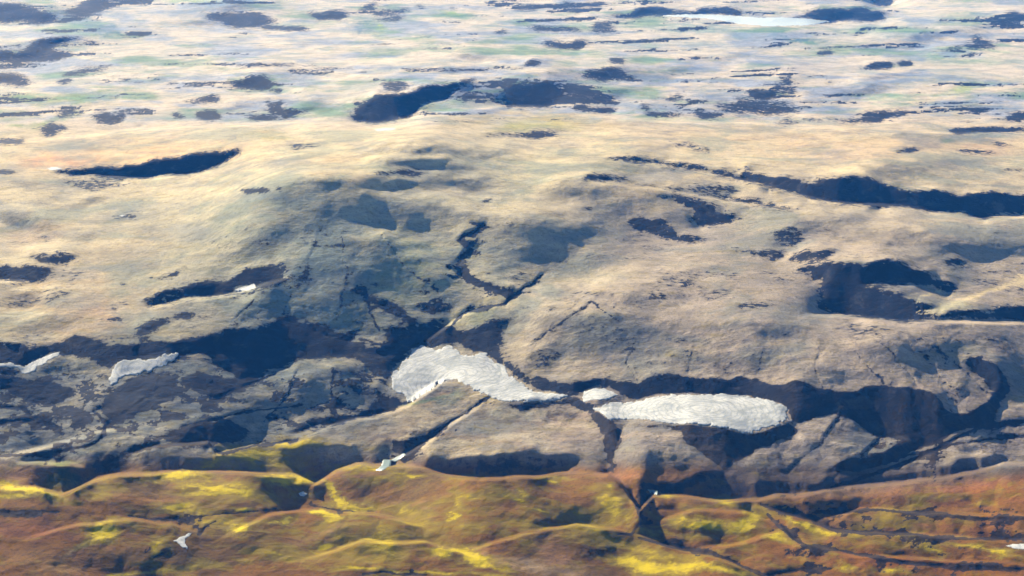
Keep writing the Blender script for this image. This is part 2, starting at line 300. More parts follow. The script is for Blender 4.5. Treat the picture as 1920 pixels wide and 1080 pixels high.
# gentle shading relief: (cx, cy, rx, ry, angle, slope) ; + faces the camera, - leans to the sun
RELIEF = [
(600,350,60,14,0,.16),(580,370,70,12,10,.14),(560,385,50,12,10,.14),(560,420,90,18,-12,.13),(520,450,70,14,-15,.12),
(760,415,90,16,8,.2),(850,400,60,10,18,.18),(720,380,70,12,15,.14),(700,470,60,25,25,.16),(640,520,90,40,10,.16),(760,520,60,30,25,.16),
(450,480,60,18,-20,.12),(390,420,60,18,-20,.08),(620,590,110,30,5,.22),(520,570,60,30,-30,.16),(760,280,60,8,0,.14),(800,310,90,10,3,.14),
(740,345,60,7,0,.14),(900,345,70,12,5,.14),(930,290,80,8,0,.08),
(990,430,60,22,10,.16),(960,480,60,40,20,.14),(1040,460,50,25,0,.12),(1110,505,60,20,0,.1),
(1090,360,60,14,0,.16),(1180,385,40,22,10,.12),(1210,320,50,10,0,.1),(1380,330,80,10,10,.12),
(1120,640,120,50,0,.16),(1050,600,80,20,0,.1),(1300,620,120,25,0,.1),(1400,680,90,30,0,.16),(1180,560,60,14,5,.1),
(1650,660,90,25,5,.16),(1740,690,90,30,15,.10),(1600,705,80,18,0,.12),(1440,620,60,18,0,.1),
(1700,445,70,12,8,.14),(1850,470,90,20,5,.14),(1560,430,70,20,10,.12),(1640,540,50,14,8,.06),(1720,320,120,14,5,.06),
(40,415,40,12,8,.22),(170,380,40,10,-10,.14),(70,440,60,12,0,.06),(170,445,30,10,0,.1),(90,610,70,22,-10,.12),(50,560,60,14,0,.1),
(1620,170,45,14,0,.13),(1650,145,40,6,0,.09),(590,200,80,12,0,.12),(520,160,60,10,0,.03),(880,110,40,6,0,.1),(850,130,35,6,0,.1),(1010,150,40,16,0,.1),
(1160,180,30,10,0,.1),(1250,140,40,8,0,.08),(1350,110,50,6,0,.07),(250,232,25,6,-10,.12),(450,195,40,9,0,.1),(430,20,60,8,0,.14),(120,75,60,6,0,.1),
(390,45,70,5,0,.1),(1800,60,40,9,0,.1),(1700,75,60,9,0,.1),(300,115,60,8,0,-.03),
(420,640,60,20,0,.3),(590,740,120,36,-15,.15),(440,800,110,22,-15,.14),(640,740,40,24,10,.1),(100,690,70,20,0,.1),(120,810,100,20,-10,.12),
(300,770,70,18,-15,.12),(1540,850,90,24,10,.12),(1450,880,70,16,0,.14),(1800,840,80,14,-15,.1),
(950,820,120,18,0,-.02),(1230,870,60,22,10,.18),(900,870,60,10,0,.1),(1070,780,60,12,0,.05),
(220,860,60,18,-8,.25),(380,865,90,14,0,.25),(100,880,60,12,0,.2),(330,870,50,14,0,.3),
(300,960,160,14,0,.12),(200,985,80,10,-5,.15),(230,1060,90,18,5,.2),(330,1035,40,14,60,.2),(640,920,120,14,5,.12),(700,905,80,12,5,.15),
(560,925,40,12,0,.2),(1150,960,70,18,5,.2),(1080,975,60,10,0,.2),(1350,995,80,10,3,.24),(1290,955,60,12,10,.1),(1700,940,200,12,-3,.16),(1600,950,100,10,-3,.2),
(1700,985,160,14,3,.18),(1700,1040,160,12,3,.18),(1200,1010,60,14,10,.18),(980,950,90,14,0,.08),(700,1010,160,18,3,.1),(450,1030,80,18,10,.14),(1100,1030,100,18,10,.1),
(900,960,60,10,0,-.1),(380,905,90,8,0,-.1),(600,875,60,8,0,-.1),(760,890,90,6,5,-.15),(1040,900,60,6,0,-.1),(1300,940,80,6,5,-.15),(1600,925,160,6,-3,-.1),
]
# broad lie of the land, one figure per 60 px of survey: 9 leans to the sun, 1 turns away
TONE_V = [150,210,270,330,390,450,510,570,630,690,750,810,870,930,990,1050]
TONE = [
"77777777777777777777777777777777",
"77777777777777777777777777777777",
"88888888788776667887788888888887",
"67588888777645777666677667656777",
"56778876445566677656566677677888",
"77688776555655665456667656776665",
"66788765346555676567766777675567",
"76677766665554456776666777667777",
"76666675444443456655665566765456",
"34345433344443555355666665666655",
"34444444444425555522355445445666",
"44444444443353655665655544544555",
"54334544556665555654554454455566",
"65566676656677766766655665566666",
"54555665666566556666545566655455",
"56544666676655665666665565544555",
]
# crests that stand in front of lower ground: (log distance gap, [(u, v)])
CREST = [
(.035,[(40,1016),(150,986),(240,974),(320,978),(385,1002)]),(.035,[(400,1012),(500,968),(600,958),(700,962),(800,988)]),
(.03,[(880,1036),(980,1002),(1080,984),(1190,1002)]),(.03,[(560,1050),(680,1012),(800,1012),(900,1044)]),(.03,[(1230,975),(1300,960),(1400,962),(1470,985)]),
(.10,[(0,905),(60,915),(115,929),(160,909),(200,896),(250,892),(310,880),(400,885),(480,890),(555,890),(590,906),(630,880),(680,871),(760,878),(830,890),(900,901),(960,894),(1010,893),(1050,892),(1140,893),(1165,910),(1183,937),(1200,958),(1225,931),(1280,930),(1350,940),(1420,941),(1450,933),(1520,925),(1640,910),(1760,900),(1840,885),(1880,871),(1920,868)]),
(.04,[(0,868),(20,860),(100,833),(180,812),(260,800)]),
(.04,[(30,872),(70,866),(130,866),(160,876)]),
(.04,[(240,848),(300,835),(390,828),(405,852),(470,835),(560,822),(620,800),(700,785),(765,758),(830,715),(865,718)]),
(.06,[(0,275),(60,264),(200,250),(300,240),(400,235),(560,228),(700,232),(760,225),(850,208),(940,199),(1000,201),(1100,213),(1250,226),(1400,231),(1500,235),(1700,246),(1920,255)]),
(.04,[(1140,300),(1250,312),(1400,342),(1550,381),(1700,390),(1840,410),(1920,395)]),
(.03,[(1090,338),(1250,356),(1400,382),(1500,397)]),
(.06,[(1500,590),(1560,592),(1640,596),(1700,603),(1920,605)]),
(.03,[(0,530),(60,528)]),(.04,[(180,330),(270,336),(370,327),(430,305)]),
(.04,[(270,578),(340,564),(440,554),(542,522)]),
(.03,[(1190,1004),(1240,1022),(1330,1040),(1400,1068),(1440,1090)]),
(.03,[(1300,1030),(1360,1028),(1440,1005),(1480,985)]),
(.03,[(1530,975),(1580,962),(1650,957),(1720,966),(1920,978)]),
(.03,[(1430,945),(1500,975),(1560,998),(1680,1003),(1920,1018)]),
(.03,[(1440,965),(1490,1015),(1580,1040),(1920,1080)]),
(.03,[(800,640),(870,590),(950,565)]),
(.03,[(740,862),(812,824),(890,770),(915,748)]),(.03,[(1145,888),(1160,830),(1170,800)]),
]
# colour of the ground by distance, then patches: (cx, cy, rx, ry, angle, sRGB, amount)
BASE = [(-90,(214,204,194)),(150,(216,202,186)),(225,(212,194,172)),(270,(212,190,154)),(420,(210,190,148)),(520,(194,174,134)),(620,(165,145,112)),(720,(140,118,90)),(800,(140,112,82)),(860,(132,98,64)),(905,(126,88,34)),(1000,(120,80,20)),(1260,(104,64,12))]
TINT = [
(600,530,240,110,0,(138,152,136),.85),(560,400,200,60,-8,(150,160,146),.75),(380,470,160,70,-20,(176,166,118),.5),(860,330,260,60,0,(186,182,148),.6),
(770,530,60,70,35,(190,190,118),.6),(900,590,60,20,-15,(190,180,110),.7),(780,480,60,40,40,(170,178,128),.5),(960,470,90,60,0,(158,164,132),.6),
(700,330,120,25,0,(206,190,150),.5),(940,400,90,25,0,(222,200,154),.7),(640,335,70,10,0,(226,190,140),.5),(850,350,80,14,0,(226,200,160),.6),
(270,290,160,22,-5,(220,172,118),.7),(110,300,60,12,0,(222,160,110),.7),(60,440,70,20,-10,(200,140,96),.4),(120,560,140,60,-15,(208,168,110),.6),(220,480,120,50,-15,(212,178,128),.5),
(160,600,80,30,-10,(216,160,96),.6),(60,610,60,20,0,(170,160,110),.5),(330,620,60,18,-10,(190,170,116),.6),
(1130,515,60,16,5,(140,152,100),.6),(1000,520,50,16,-35,(218,190,140),.5),(1230,380,30,24,0,(190,170,80),.6),(1210,355,30,8,0,(200,170,90),.6),(1190,375,40,16,0,(160,128,104),.6),
(1180,310,60,14,5,(170,166,110),.5),(1000,235,80,14,0,(178,170,86),.75),(1410,490,50,12,18,(180,158,72),.8),(1350,480,80,22,15,(160,140,104),.5),(1150,390,160,60,0,(170,148,116),.4),
(1300,600,330,60,0,(172,146,118),.5),(1250,650,300,45,0,(158,140,112),.6),(1215,635,20,14,60,(200,150,108),.6),(1150,590,120,16,0,(186,170,128),.5),
(1500,640,160,22,0,(190,164,130),.5),(1520,610,40,14,60,(206,182,142),.6),(1700,640,200,40,0,(168,146,124),.6),(1790,650,60,10,12,(150,140,60),.8),(1760,670,50,12,0,(124,124,60),.7),(1840,655,50,7,0,(150,140,60),.6),(1780,630,40,8,10,(184,140,80),.6),
(1880,660,40,14,0,(196,150,110),.5),(1780,470,90,16,10,(150,142,92),.6),(1720,470,40,10,0,(150,150,70),.5),(1860,440,80,12,0,(150,146,90),.6),(1840,480,50,12,0,(160,140,90),.6),(1470,410,30,6,0,(170,150,80),.6),
(1600,460,120,30,0,(178,154,128),.4),(1840,555,70,7,-22,(216,188,138),.9),(1790,575,30,8,0,(216,188,138),.9),(1690,545,50,14,5,(170,140,124),.7),(1560,280,180,20,3,(220,186,150),.6),(1850,275,80,14,0,(214,168,130),.5),
(1500,260,260,16,3,(210,182,140),.5),(1070,225,120,10,6,(190,168,120),.5),(880,222,60,8,-10,(178,160,110),.6),(520,262,40,8,0,(170,158,90),.6),(510,250,40,8,0,(190,168,110),.5),(640,300,60,8,0,(186,154,116),.5),
# far plain, greenish and grey flats
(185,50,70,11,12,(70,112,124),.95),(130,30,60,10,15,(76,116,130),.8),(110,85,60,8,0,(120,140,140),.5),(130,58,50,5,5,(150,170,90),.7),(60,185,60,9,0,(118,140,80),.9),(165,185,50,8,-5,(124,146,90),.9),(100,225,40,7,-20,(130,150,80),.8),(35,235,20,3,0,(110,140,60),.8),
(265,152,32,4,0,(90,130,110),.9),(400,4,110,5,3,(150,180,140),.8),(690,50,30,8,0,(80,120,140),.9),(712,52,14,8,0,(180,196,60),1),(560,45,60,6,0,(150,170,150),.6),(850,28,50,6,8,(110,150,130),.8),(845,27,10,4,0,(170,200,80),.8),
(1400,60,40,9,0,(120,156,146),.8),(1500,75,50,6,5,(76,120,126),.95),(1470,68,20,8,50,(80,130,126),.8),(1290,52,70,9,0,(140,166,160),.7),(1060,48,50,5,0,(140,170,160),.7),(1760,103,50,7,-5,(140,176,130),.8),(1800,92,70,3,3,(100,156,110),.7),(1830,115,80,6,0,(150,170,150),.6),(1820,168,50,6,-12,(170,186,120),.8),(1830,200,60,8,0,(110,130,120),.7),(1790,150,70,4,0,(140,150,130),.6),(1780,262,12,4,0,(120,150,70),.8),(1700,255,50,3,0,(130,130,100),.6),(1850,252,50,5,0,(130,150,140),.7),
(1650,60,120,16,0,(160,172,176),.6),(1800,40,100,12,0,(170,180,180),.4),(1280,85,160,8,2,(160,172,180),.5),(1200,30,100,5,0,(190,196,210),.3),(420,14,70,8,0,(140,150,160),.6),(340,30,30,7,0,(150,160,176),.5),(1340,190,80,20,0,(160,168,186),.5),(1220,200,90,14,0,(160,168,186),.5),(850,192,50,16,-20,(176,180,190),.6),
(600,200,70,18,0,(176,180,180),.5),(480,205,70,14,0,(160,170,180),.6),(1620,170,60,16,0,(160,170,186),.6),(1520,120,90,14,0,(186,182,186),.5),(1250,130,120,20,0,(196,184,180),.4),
# the low basin
(560,730,140,50,-12,(104,112,94),.8),(640,750,60,30,0,(128,118,98),.5),(430,680,60,14,25,(128,124,100),.7),(420,790,120,24,-18,(106,110,84),.6),(150,700,60,25,0,(110,112,90),.7),(170,720,35,22,-50,(176,146,88),.8),(100,760,60,14,-15,(150,118,76),.7),(300,720,50,14,20,(150,128,98),.7),(260,770,60,22,0,(96,80,74),.6),(90,800,120,25,0,(104,84,72),.5),
(560,610,60,16,15,(112,92,92),.6),(470,620,40,10,0,(104,80,78),.7),(700,620,30,20,0,(126,112,96),.5),(720,640,20,14,0,(140,112,90),.5),(705,585,12,16,-30,(200,170,104),.8),(665,595,30,14,0,(168,164,104),.7),(760,600,40,10,30,(150,134,100),.7),
(820,745,50,8,-15,(176,130,76),.8),(800,750,60,3,-12,(84,110,30),.95),(850,740,30,8,-35,(66,90,44),.8),(740,790,90,12,-12,(160,130,92),.6),(1000,800,120,30,0,(152,122,92),.6),(1060,790,50,16,0,(156,110,76),.6),(900,790,50,14,-20,(162,130,90),.6),
(1200,830,40,22,0,(156,116,76),.6),(1230,850,50,8,5,(142,122,56),.7),(1230,810,50,12,0,(160,128,96),.5),(1160,885,40,12,0,(176,120,80),.7),(1340,810,50,5,0,(170,150,100),.8),(1340,830,18,8,0,(160,134,90),.8),
(1550,830,90,24,0,(110,98,96),.7),(1600,800,60,16,20,(140,124,100),.7),(1660,805,25,8,20,(160,140,110),.8),(1540,860,60,18,15,(130,104,84),.6),(1520,890,30,8,20,(170,130,80),.8),(1800,740,50,30,40,(170,138,98),.8),(1750,740,50,30,40,(146,118,98),.6),(1890,800,60,30,-20,(140,92,68),.7),(1720,870,120,12,-12,(140,112,80),.6),(1820,830,80,12,-15,(146,118,76),.6),(1850,750,30,20,0,(120,80,66),.3),
# near hills
(130,850,120,8,-14,(96,108,50),.8),(110,868,40,4,0,(130,136,30),.9),(120,895,40,20,0,(52,66,20),.9),(40,890,40,14,0,(130,96,66),.6),(380,850,60,20,0,(116,84,60),.6),(500,830,60,10,0,(120,112,70),.5),(490,845,80,16,0,(140,112,30),.6),(620,825,70,6,3,(140,120,40),.8),(700,842,50,5,5,(160,130,40),.8),(590,865,50,20,0,(116,80,66),.6),(700,800,90,14,-5,(140,130,100),.5),(900,838,70,7,5,(130,104,60),.5),
(770,950,60,25,-25,(148,112,62),.6),(790,960,40,12,0,(146,116,78),.6),(610,1000,50,8,-20,(170,130,100),.6),(700,980,60,8,0,(138,94,48),.5),(1000,1060,90,12,8,(190,150,110),.8),(1040,1040,20,35,-20,(170,120,84),.6),(1100,950,60,14,20,(140,98,50),.5),(1200,950,50,14,0,(126,90,52),.4),
(100,1060,70,14,10,(148,112,62),.7),(160,1020,50,5,-30,(170,140,90),.8),(60,1000,80,14,0,(120,66,40),.5),(300,935,60,10,0,(142,98,46),.6),(20,975,60,10,0,(110,56,30),.5),(260,1045,90,16,0,(70,66,36),.6),
(1700,930,220,20,-4,(142,92,46),.6),(1870,920,90,25,0,(146,88,40),.7),(1560,1010,90,14,0,(150,96,40),.5),(1750,990,160,14,0,(142,92,46),.6),(1700,1060,200,20,3,(138,84,32),.6),(1590,975,50,10,15,(170,130,90),.6),
]
# yellow moss: (cx, cy, rx, ry, angle, amount)
MOSS = [
(45,920,60,6,10,1),(20,930,30,3,0,.8),(200,915,30,14,-20,.5),(330,893,40,7,0,1),(300,900,60,5,0,.6),(410,915,60,6,8,1),(390,925,40,4,0,.8),(440,905,40,6,0,.7),(330,950,30,6,0,.8),(360,960,50,8,0,.6),(455,956,16,3,0,1),(200,995,26,12,-15,1),(180,1010,40,6,-20,.6),(290,1030,14,16,10,.7),(440,990,20,5,0,.9),(430,980,60,10,0,.5),
(540,897,36,8,0,1),(510,865,50,12,0,.6),(490,850,60,9,-3,.9),(420,862,40,7,-10,.7),(560,832,50,5,0,.8),(620,915,16,6,50,1),(635,935,18,7,45,1),(670,950,40,5,5,.8),(700,958,40,3,0,.6),(680,878,60,5,0,.6),(720,900,40,8,0,.4),(605,965,20,5,15,1),(620,975,12,8,0,.7),(535,972,12,6,0,.9),(618,1022,14,6,0,1),(760,890,30,4,5,.6),(780,893,14,2,0,.9),
(860,930,10,14,0,.5),(865,950,8,18,5,.6),(855,970,12,5,-20,.9),(720,1000,30,5,0,.5),(860,1040,50,7,10,1),(900,1055,40,7,15,1),(870,1025,30,4,0,.6),(690,1068,30,5,8,1),(800,1075,120,3,2,.8),(520,1040,60,8,10,.5),(400,1060,60,7,-5,.4),(260,1075,60,3,-5,.7),
(980,930,12,6,20,.7),(970,940,8,3,20,.9),(1010,957,14,2,15,.8),(1050,898,30,3,0,.5),(1040,903,10,2,0,.9),(1150,950,24,16,40,.7),(1130,962,40,8,5,.5),(1170,970,20,10,40,.5),(1140,912,8,3,0,.7),(1250,930,12,3,5,.8),(1325,985,46,6,6,1),(1395,980,30,8,-30,.9),(1410,965,16,12,50,.7),(1380,945,40,5,15,.5),(1440,955,20,5,30,.4),(1300,975,20,5,0,.7),
(1200,1030,80,8,12,.5),(1230,1040,60,8,15,.6),(1220,1060,50,9,10,1),(1280,1065,50,8,0,1),(1340,1065,30,7,15,1),(1150,1010,60,12,20,.4),(1370,1075,30,6,10,.8),(1280,1045,50,8,15,.6),(1480,972,14,8,30,.7),(1520,990,30,4,20,.8),(1560,1000,50,4,5,.6),(1465,1005,20,5,10,.8),(1400,1010,20,5,-20,.4),(1700,1010,40,5,15,.7),(1740,1032,20,4,15,.8),(1830,1025,50,4,10,.7),(1870,1035,20,5,15,.8),(1670,1070,20,5,0,.9),(1590,1062,20,6,20,.7),(1650,1030,80,7,3,.3),
(970,985,60,10,0,.4),(640,1045,120,14,8,.4),(1060,1005,100,10,0,.25),(880,905,90,6,5,.25),(480,930,90,10,0,.35),(560,1000,80,16,0,.3),
]
SNOW = [
# label, thickness m, outline
("broad white snow patch filling the centre hollow, front edge bitten by a rocky spur", 5,
 [(733,712),(738,696),(755,682),(768,668),(772,656),(790,648),(815,655),(835,648),(855,655),(868,664),(885,668),(900,660),(915,665),(925,676),(945,690),(962,708),(980,722),(1000,733),(1030,738),(1066,741),(1050,749),(1010,753),(975,752),(950,754),(930,748),(915,742),(900,735),(885,728),(870,716),(852,712),(835,716),(815,724),(800,736),(785,744),(768,755),(764,746),(752,738),(738,730)]),
("long flat snow patch right of centre, like a white leaf below the dark slope", 5,
 [(1113,766),(1130,762),(1150,757),(1180,755),(1215,748),(1250,742),(1300,739),(1350,740),(1400,744),(1440,750),(1468,758),(1478,772),(1474,788),(1450,800),(1425,806),(1405,814),(1385,808),(1355,800),(1310,796),(1260,794),(1220,789),(1180,785),(1145,786),(1128,776)]),
("small snow remnant between the two largest snow patches", 2.5,
 [(1092,746),(1095,736),(1112,729),(1130,729),(1150,735),(1160,741),(1140,748),(1115,750),(1094,755)]),
("boot-shaped snow patch alone in the dark hollow at the left", 4,
 [(206,722),(208,696),(212,685),(230,676),(255,674),(280,674),(295,672),(310,664),(334,662),(326,672),(305,688),(285,694),(262,700),(240,703),(225,708),(215,720)]),
("bluish snow streak at the left edge below the purple slope", 3,
 [(0,683),(22,681),(35,687),(50,686),(70,674),(95,666),(118,658),(108,668),(85,680),(60,696),(45,703),(40,694),(28,689),(0,690)]),
("thin snow sliver on the long dark slope of the left hillside", 1.5,
 [(440,543),(452,538),(466,536),(477,532),(480,540),(462,545),(443,547)]),
("small white snow wedge in the brown foreground gully at lower left", 2,
 [(327,1015),(334,1009),(346,1005),(362,998),(356,1005),(349,1012),(347,1019),(352,1029),(344,1026),(335,1020)]),
("tiny snow spot in the brown notch left of the foreground knoll", 1.5,
 [(560,925),(568,922),(576,926),(570,930),(563,929)]),
("tiny bright snow speck on the pale hillside above the long left slope", 1.2,
 [(88,315),(104,313),(118,316),(108,319),(92,319)]),
("narrow white snow sliver below the far crest, left of the highest yellow knoll", 2,
 [(702,243),(715,240),(735,239),(745,241),(735,245),(708,246)]),
("minute snow fleck inside the small dark hollow on the pale left slope", 1.2,
 [(222,405),(230,403),(236,404),(230,407)]),
("white snow patch at the right edge between the brown foreground ridges", 2.5,
 [(1885,1024),(1900,1020),(1920,1020),(1920,1034),(1905,1030)]),
]
# ---------------------------------------------------------------- target slopes
ND = np.zeros((NV, NU))                                       # distance estimate for noise scaling (flat ground)
T = t_of(VV); DY = dy_of(VV)
D0 = CAM_H/T; X0 = D0*((UU-W/2)/F)/DY
n_big = fbm(X0/260, D0/260, 4, .55, 3)
n_mid = fbm(X0/70, D0/70, 4, .6, 9)
# outlines roughened by warping the survey coordinates a little
def poly_warp(P, k):
    P = np.array(ext(P)); m = np.zeros((NV, NU))
    i0 = max(0, int((P[:,0].min()-24-U0)//ST)); i1 = min(NU, int((P[:,0].max()+24-U0)//ST)+2)
    j0 = max(0, int((P[:,1].min()-14-V0)//ST)); j1 = min(NV, int((P[:,1].max()+14-V0)//ST)+2)
    m[j0:j1, i0:i1] = poly_mask(P, (UU+wx*k)[j0:j1, i0:i1], (VV+wy*k)[j0:j1, i0:i1], False)
    return m
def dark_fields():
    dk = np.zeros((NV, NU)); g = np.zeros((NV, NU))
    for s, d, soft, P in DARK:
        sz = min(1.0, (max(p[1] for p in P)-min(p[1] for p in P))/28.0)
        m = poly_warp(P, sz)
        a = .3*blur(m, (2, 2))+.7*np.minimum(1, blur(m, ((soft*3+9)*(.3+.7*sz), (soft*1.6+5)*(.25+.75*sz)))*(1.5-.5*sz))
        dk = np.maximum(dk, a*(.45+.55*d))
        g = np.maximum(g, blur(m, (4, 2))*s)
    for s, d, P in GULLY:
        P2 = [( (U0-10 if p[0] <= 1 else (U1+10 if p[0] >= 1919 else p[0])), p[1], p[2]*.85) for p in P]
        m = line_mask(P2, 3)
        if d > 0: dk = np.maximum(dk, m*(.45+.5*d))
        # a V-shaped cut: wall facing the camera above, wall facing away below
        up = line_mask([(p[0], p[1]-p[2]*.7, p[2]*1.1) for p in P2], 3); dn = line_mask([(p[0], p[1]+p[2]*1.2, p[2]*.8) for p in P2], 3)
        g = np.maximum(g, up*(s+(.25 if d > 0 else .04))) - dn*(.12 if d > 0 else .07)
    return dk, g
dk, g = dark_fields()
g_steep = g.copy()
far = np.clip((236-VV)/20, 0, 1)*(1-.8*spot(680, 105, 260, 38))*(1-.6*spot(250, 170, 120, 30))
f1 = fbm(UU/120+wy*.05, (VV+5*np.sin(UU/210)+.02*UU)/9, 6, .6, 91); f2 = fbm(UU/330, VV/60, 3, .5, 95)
dkf = far*np.clip((f1-.30+.4*f2)/.16, 0, 1)*.62  # far streaks painted dark, part basalt, part shade put into the colour
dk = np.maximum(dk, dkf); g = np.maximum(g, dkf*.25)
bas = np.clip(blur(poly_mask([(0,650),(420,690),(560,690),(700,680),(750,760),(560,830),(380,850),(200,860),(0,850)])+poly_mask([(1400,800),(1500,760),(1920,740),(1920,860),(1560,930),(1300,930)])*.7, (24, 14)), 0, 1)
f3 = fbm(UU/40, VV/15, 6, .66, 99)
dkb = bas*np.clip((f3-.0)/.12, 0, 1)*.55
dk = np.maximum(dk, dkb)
for cx, cy, rx, ry, a, s in RELIEF:
    g += spot(cx, cy, rx, ry, a)*s*(2.4 if cy < 890 else 2.3)*(1-np.clip(dk, 0, 1))
tn = np.array([[float(c) for c in row] for row in TONE])
tcol = np.array([np.interp(us, np.arange(30, 1920, 60), row) for row in tn])
tone = np.stack([np.interp(vs, TONE_V, tcol[:, i]) for i in range(NU)], 1)
tone = blur(tone, (24, 16))
g += (6.3-tone)*.085*np.where(VV > 660, .7, np.where(VV > 340, 1.55, 1))*np.clip(T/.2, .15, 1)*(1-.5*np.clip(dk, 0, 1))
g = g - .02*np.clip((VV-100)/400, 0, 1)
n_fin = fbm(X0/24, D0/24, 3, .65, 15)
SPC = ST*D0/(F*T)                                             # ground metres between survey rows
def res(lam): return np.clip(lam/(3.5*SPC)-.35, 0, 1)
g += n_big*.11*res(260) + n_mid*.15*res(70) + n_fin*.25*res(24) + .05*fbm(UU/80, VV/16, 4, .5, 131)*(1-res(70))
RIVER = [[(704,882),(722,869),(740,859),(757,851),(762,853),(748,863),(732,873),(716,884)], [(1214,918),(1228,921),(1234,928),(1222,927)]]
for P in [q[2] for q in SNOW]+RIVER:
    m = np.clip(blur(poly_mask(P), (8, 5))*1.3, 0, 1)
    g = g*(1-m) + (-.03)*m; dk = dk*(1-m)
sm = .26; CAP = np.interp(VV, [600, 680, 880, 900], [.46, .46, .46, .42])
g = np.where(g > sm, sm+(CAP-sm)*np.tanh((g-sm)/(CAP-sm)), g)       # ordinary hillsides stay gentler than the sun is high
g = np.maximum(g, np.clip((g_steep-.12)*1.3, 0, None)*(g_steep > .12))
strip = line_mask([(1748, 584, 5), (1785, 572, 9), (1820, 560, 8), (1850, 548, 6), (1890, 535, 5), (1960, 518, 6), (2240, 470, 6)], 5)
dk = dk*(1-strip); g = g*(1-strip)-.06*strip
g = np.maximum(g, -.5*T)
tg = np.maximum(T+g, .22*T)
TV = np.gradient(T, ST, axis=0)
tau = -TV/tg                                                   # dlnD/dv
wv = (tg**4)*F*F
wu = .08*(tg**2)*F*F
wv = wv.copy()
for gap, P in CREST:
    P2 = [( (U0-10 if p[0] <= 1 else (U1+10 if p[0] >= 1919 else p[0])), p[1]) for p in P]
    xs = np.array([p[0] for p in P2]); ys = np.array([p[1] for p in P2])
    if np.all(np.diff(xs) > 0):
        yy = np.interp(us, xs, ys, left=-999, right=-999)
        pz = fbm(us/110, np.full(NU, ys[0]/9), 3, .45, 141); yy = yy+pz*(8 if ys.mean() > 700 else 4)
        L = xs[-1]-xs[0]
        tap = np.clip(np.minimum((us-xs[0]), (xs[-1]-us))/min(60, L*.3), 0, 1)
        ok = yy > -900
        for i in np.nonzero(ok)[0]:
            c = (yy[i]-V0)/ST; j0 = max(1, int(c)-4); j1 = min(NV-1, int(c)+6)
            k = np.exp(-((np.arange(j0, j1)-c)/1.0)**2); 
            tau[j0:j1, i] -= gap*.55*tap[i]*(.6+1.2*max(0, .4+n_big[int(c), i]))/ST*k/(k.sum()+1e-9)
            wu[j0:j1, i] *= 1-.7*k
skew = .9*np.tanh((UU-760)/500)*VV/30
gx = np.clip(g-.05, 0, .5)*np.interp(VV, [780, 860], [1.5, 3.2])*fbm(UU/18-skew+3*n_big, VV/34, 5, .62, 81)
ta_u = -gx/tg/(F*DY)
LAM = CAM_H**2/1300.0**2 * 1.0
L0 = np.log(D0)

def solve(tau, wv, wu, L0, lam, tau_u):
    """weighted least squares surface through the wanted slopes, coarse to fine"""
    levels = [(tau, wv, wu, L0, ST, tau_u)]
    def down(a):
        a = a[:a.shape[0]//2*2, :a.shape[1]//2*2]
        return .25*(a[::2, ::2]+a[1::2, ::2]+a[::2, 1::2]+a[1::2, 1::2])
    while min(levels[-1][0].shape) > 60:
        a = levels[-1]
        levels.append((down(a[0]), down(a[1]), down(a[2]), down(a[3]), a[4]*2, down(a[5])))
    L = None
    for (ta, wv_, wu_, l0, h, tu) in reversed(levels):
        n, m = ta.shape
        if L is None: L = l0.copy()
        else:
            E = prev_res
            up = np.repeat(np.repeat(E, 2, 0), 2, 1)
            up = np.pad(up, ((0, max(0, n-up.shape[0])), (0, max(0, m-up.shape[1]))), mode='edge')[:n, :m]
            # smooth the blocky upsampling
            q = np.pad(up, 1, mode='edge'); up = (q[1:-1, 1:-1]*4+q[:-2, 1:-1]*2+q[2:, 1:-1]*2+q[1:-1, :-2]*2+q[1:-1, 2:]*2+q[:-2, :-2]+q[:-2, 2:]+q[2:, :-2]+q[2:, 2:])/16
            L = l0+up
        av = .5*(wv_[1:]+wv_[:-1]); tv = .5*(ta[1:]+ta[:-1]); au = .5*(wu_[:, 1:]+wu_[:, :-1])
        lamh = lam
        def A(x):
            r = lamh*x*1.0
            d = av*(x[1:]-x[:-1])/h/h; r[1:] += d; r[:-1] -= d
            d = au*(x[:, 1:]-x[:, :-1])/h/h; r[:, 1:] += d; r[:, :-1] -= d
            return r
        b = lamh*l0
        d = av*tv/h; b[1:] += d; b[:-1] -= d
        d = au*.5*(tu[:, 1:]+tu[:, :-1])/h; b[:, 1:] += d; b[:, :-1] -= d
        diag = np.full((n, m), lamh); diag[1:] += av/h/h; diag[:-1] += av/h/h; diag[:, 1:] += au/h/h; diag[:, :-1] += au/h/h
        r = b-A(L); z = r/diag; p = z.copy(); rz = (r*z).sum()
        for it in range(260 if n*m < 60000 else (160 if n*m < 300000 else 90)):
            Ap = A(p); al = rz/((p*Ap).sum()+1e-30)
            L = L+al*p; r = r-al*Ap; z = r/diag; rz2 = (r*z).sum(); p = z+(rz2/rz)*p; rz = rz2
        prev_res = L-l0
    return L
LL = solve(tau, wv, wu, L0, LAM, ta_u)
# keep the sheet from folding over itself along any line of the survey
LL = .5*(np.minimum.accumulate(LL, axis=0) + np.maximum.accumulate(LL[::-1], axis=0)[::-1]) - 1e-5*np.arange(NV)[:, None]
DD = np.exp(LL)
XX = DD*((UU-W/2)/F)/DY
ZZ = CAM_H-DD*T
print('height range', ZZ.min(), ZZ.max(), np.percentile(ZZ, [1, 5, 50, 95, 99]))
# small relief, in metres, laid over the hills in world space
near = np.clip(1.0, 0, 1)
ZZ = ZZ + 2.0*fbm(XX/60, DD/60, 3, .55, 21)*res(40) + .8*fbm(XX/16, DD/16, 2, .6, 31)*res(16)
rid = 1-np.abs(fbm(XX/95+.3*n_mid, DD/95, 3, .55, 41))*2.2
ZZ = ZZ - 2.5*np.clip(rid-.72, 0, 1)*np.clip((VV-230)/200, 0, 1)

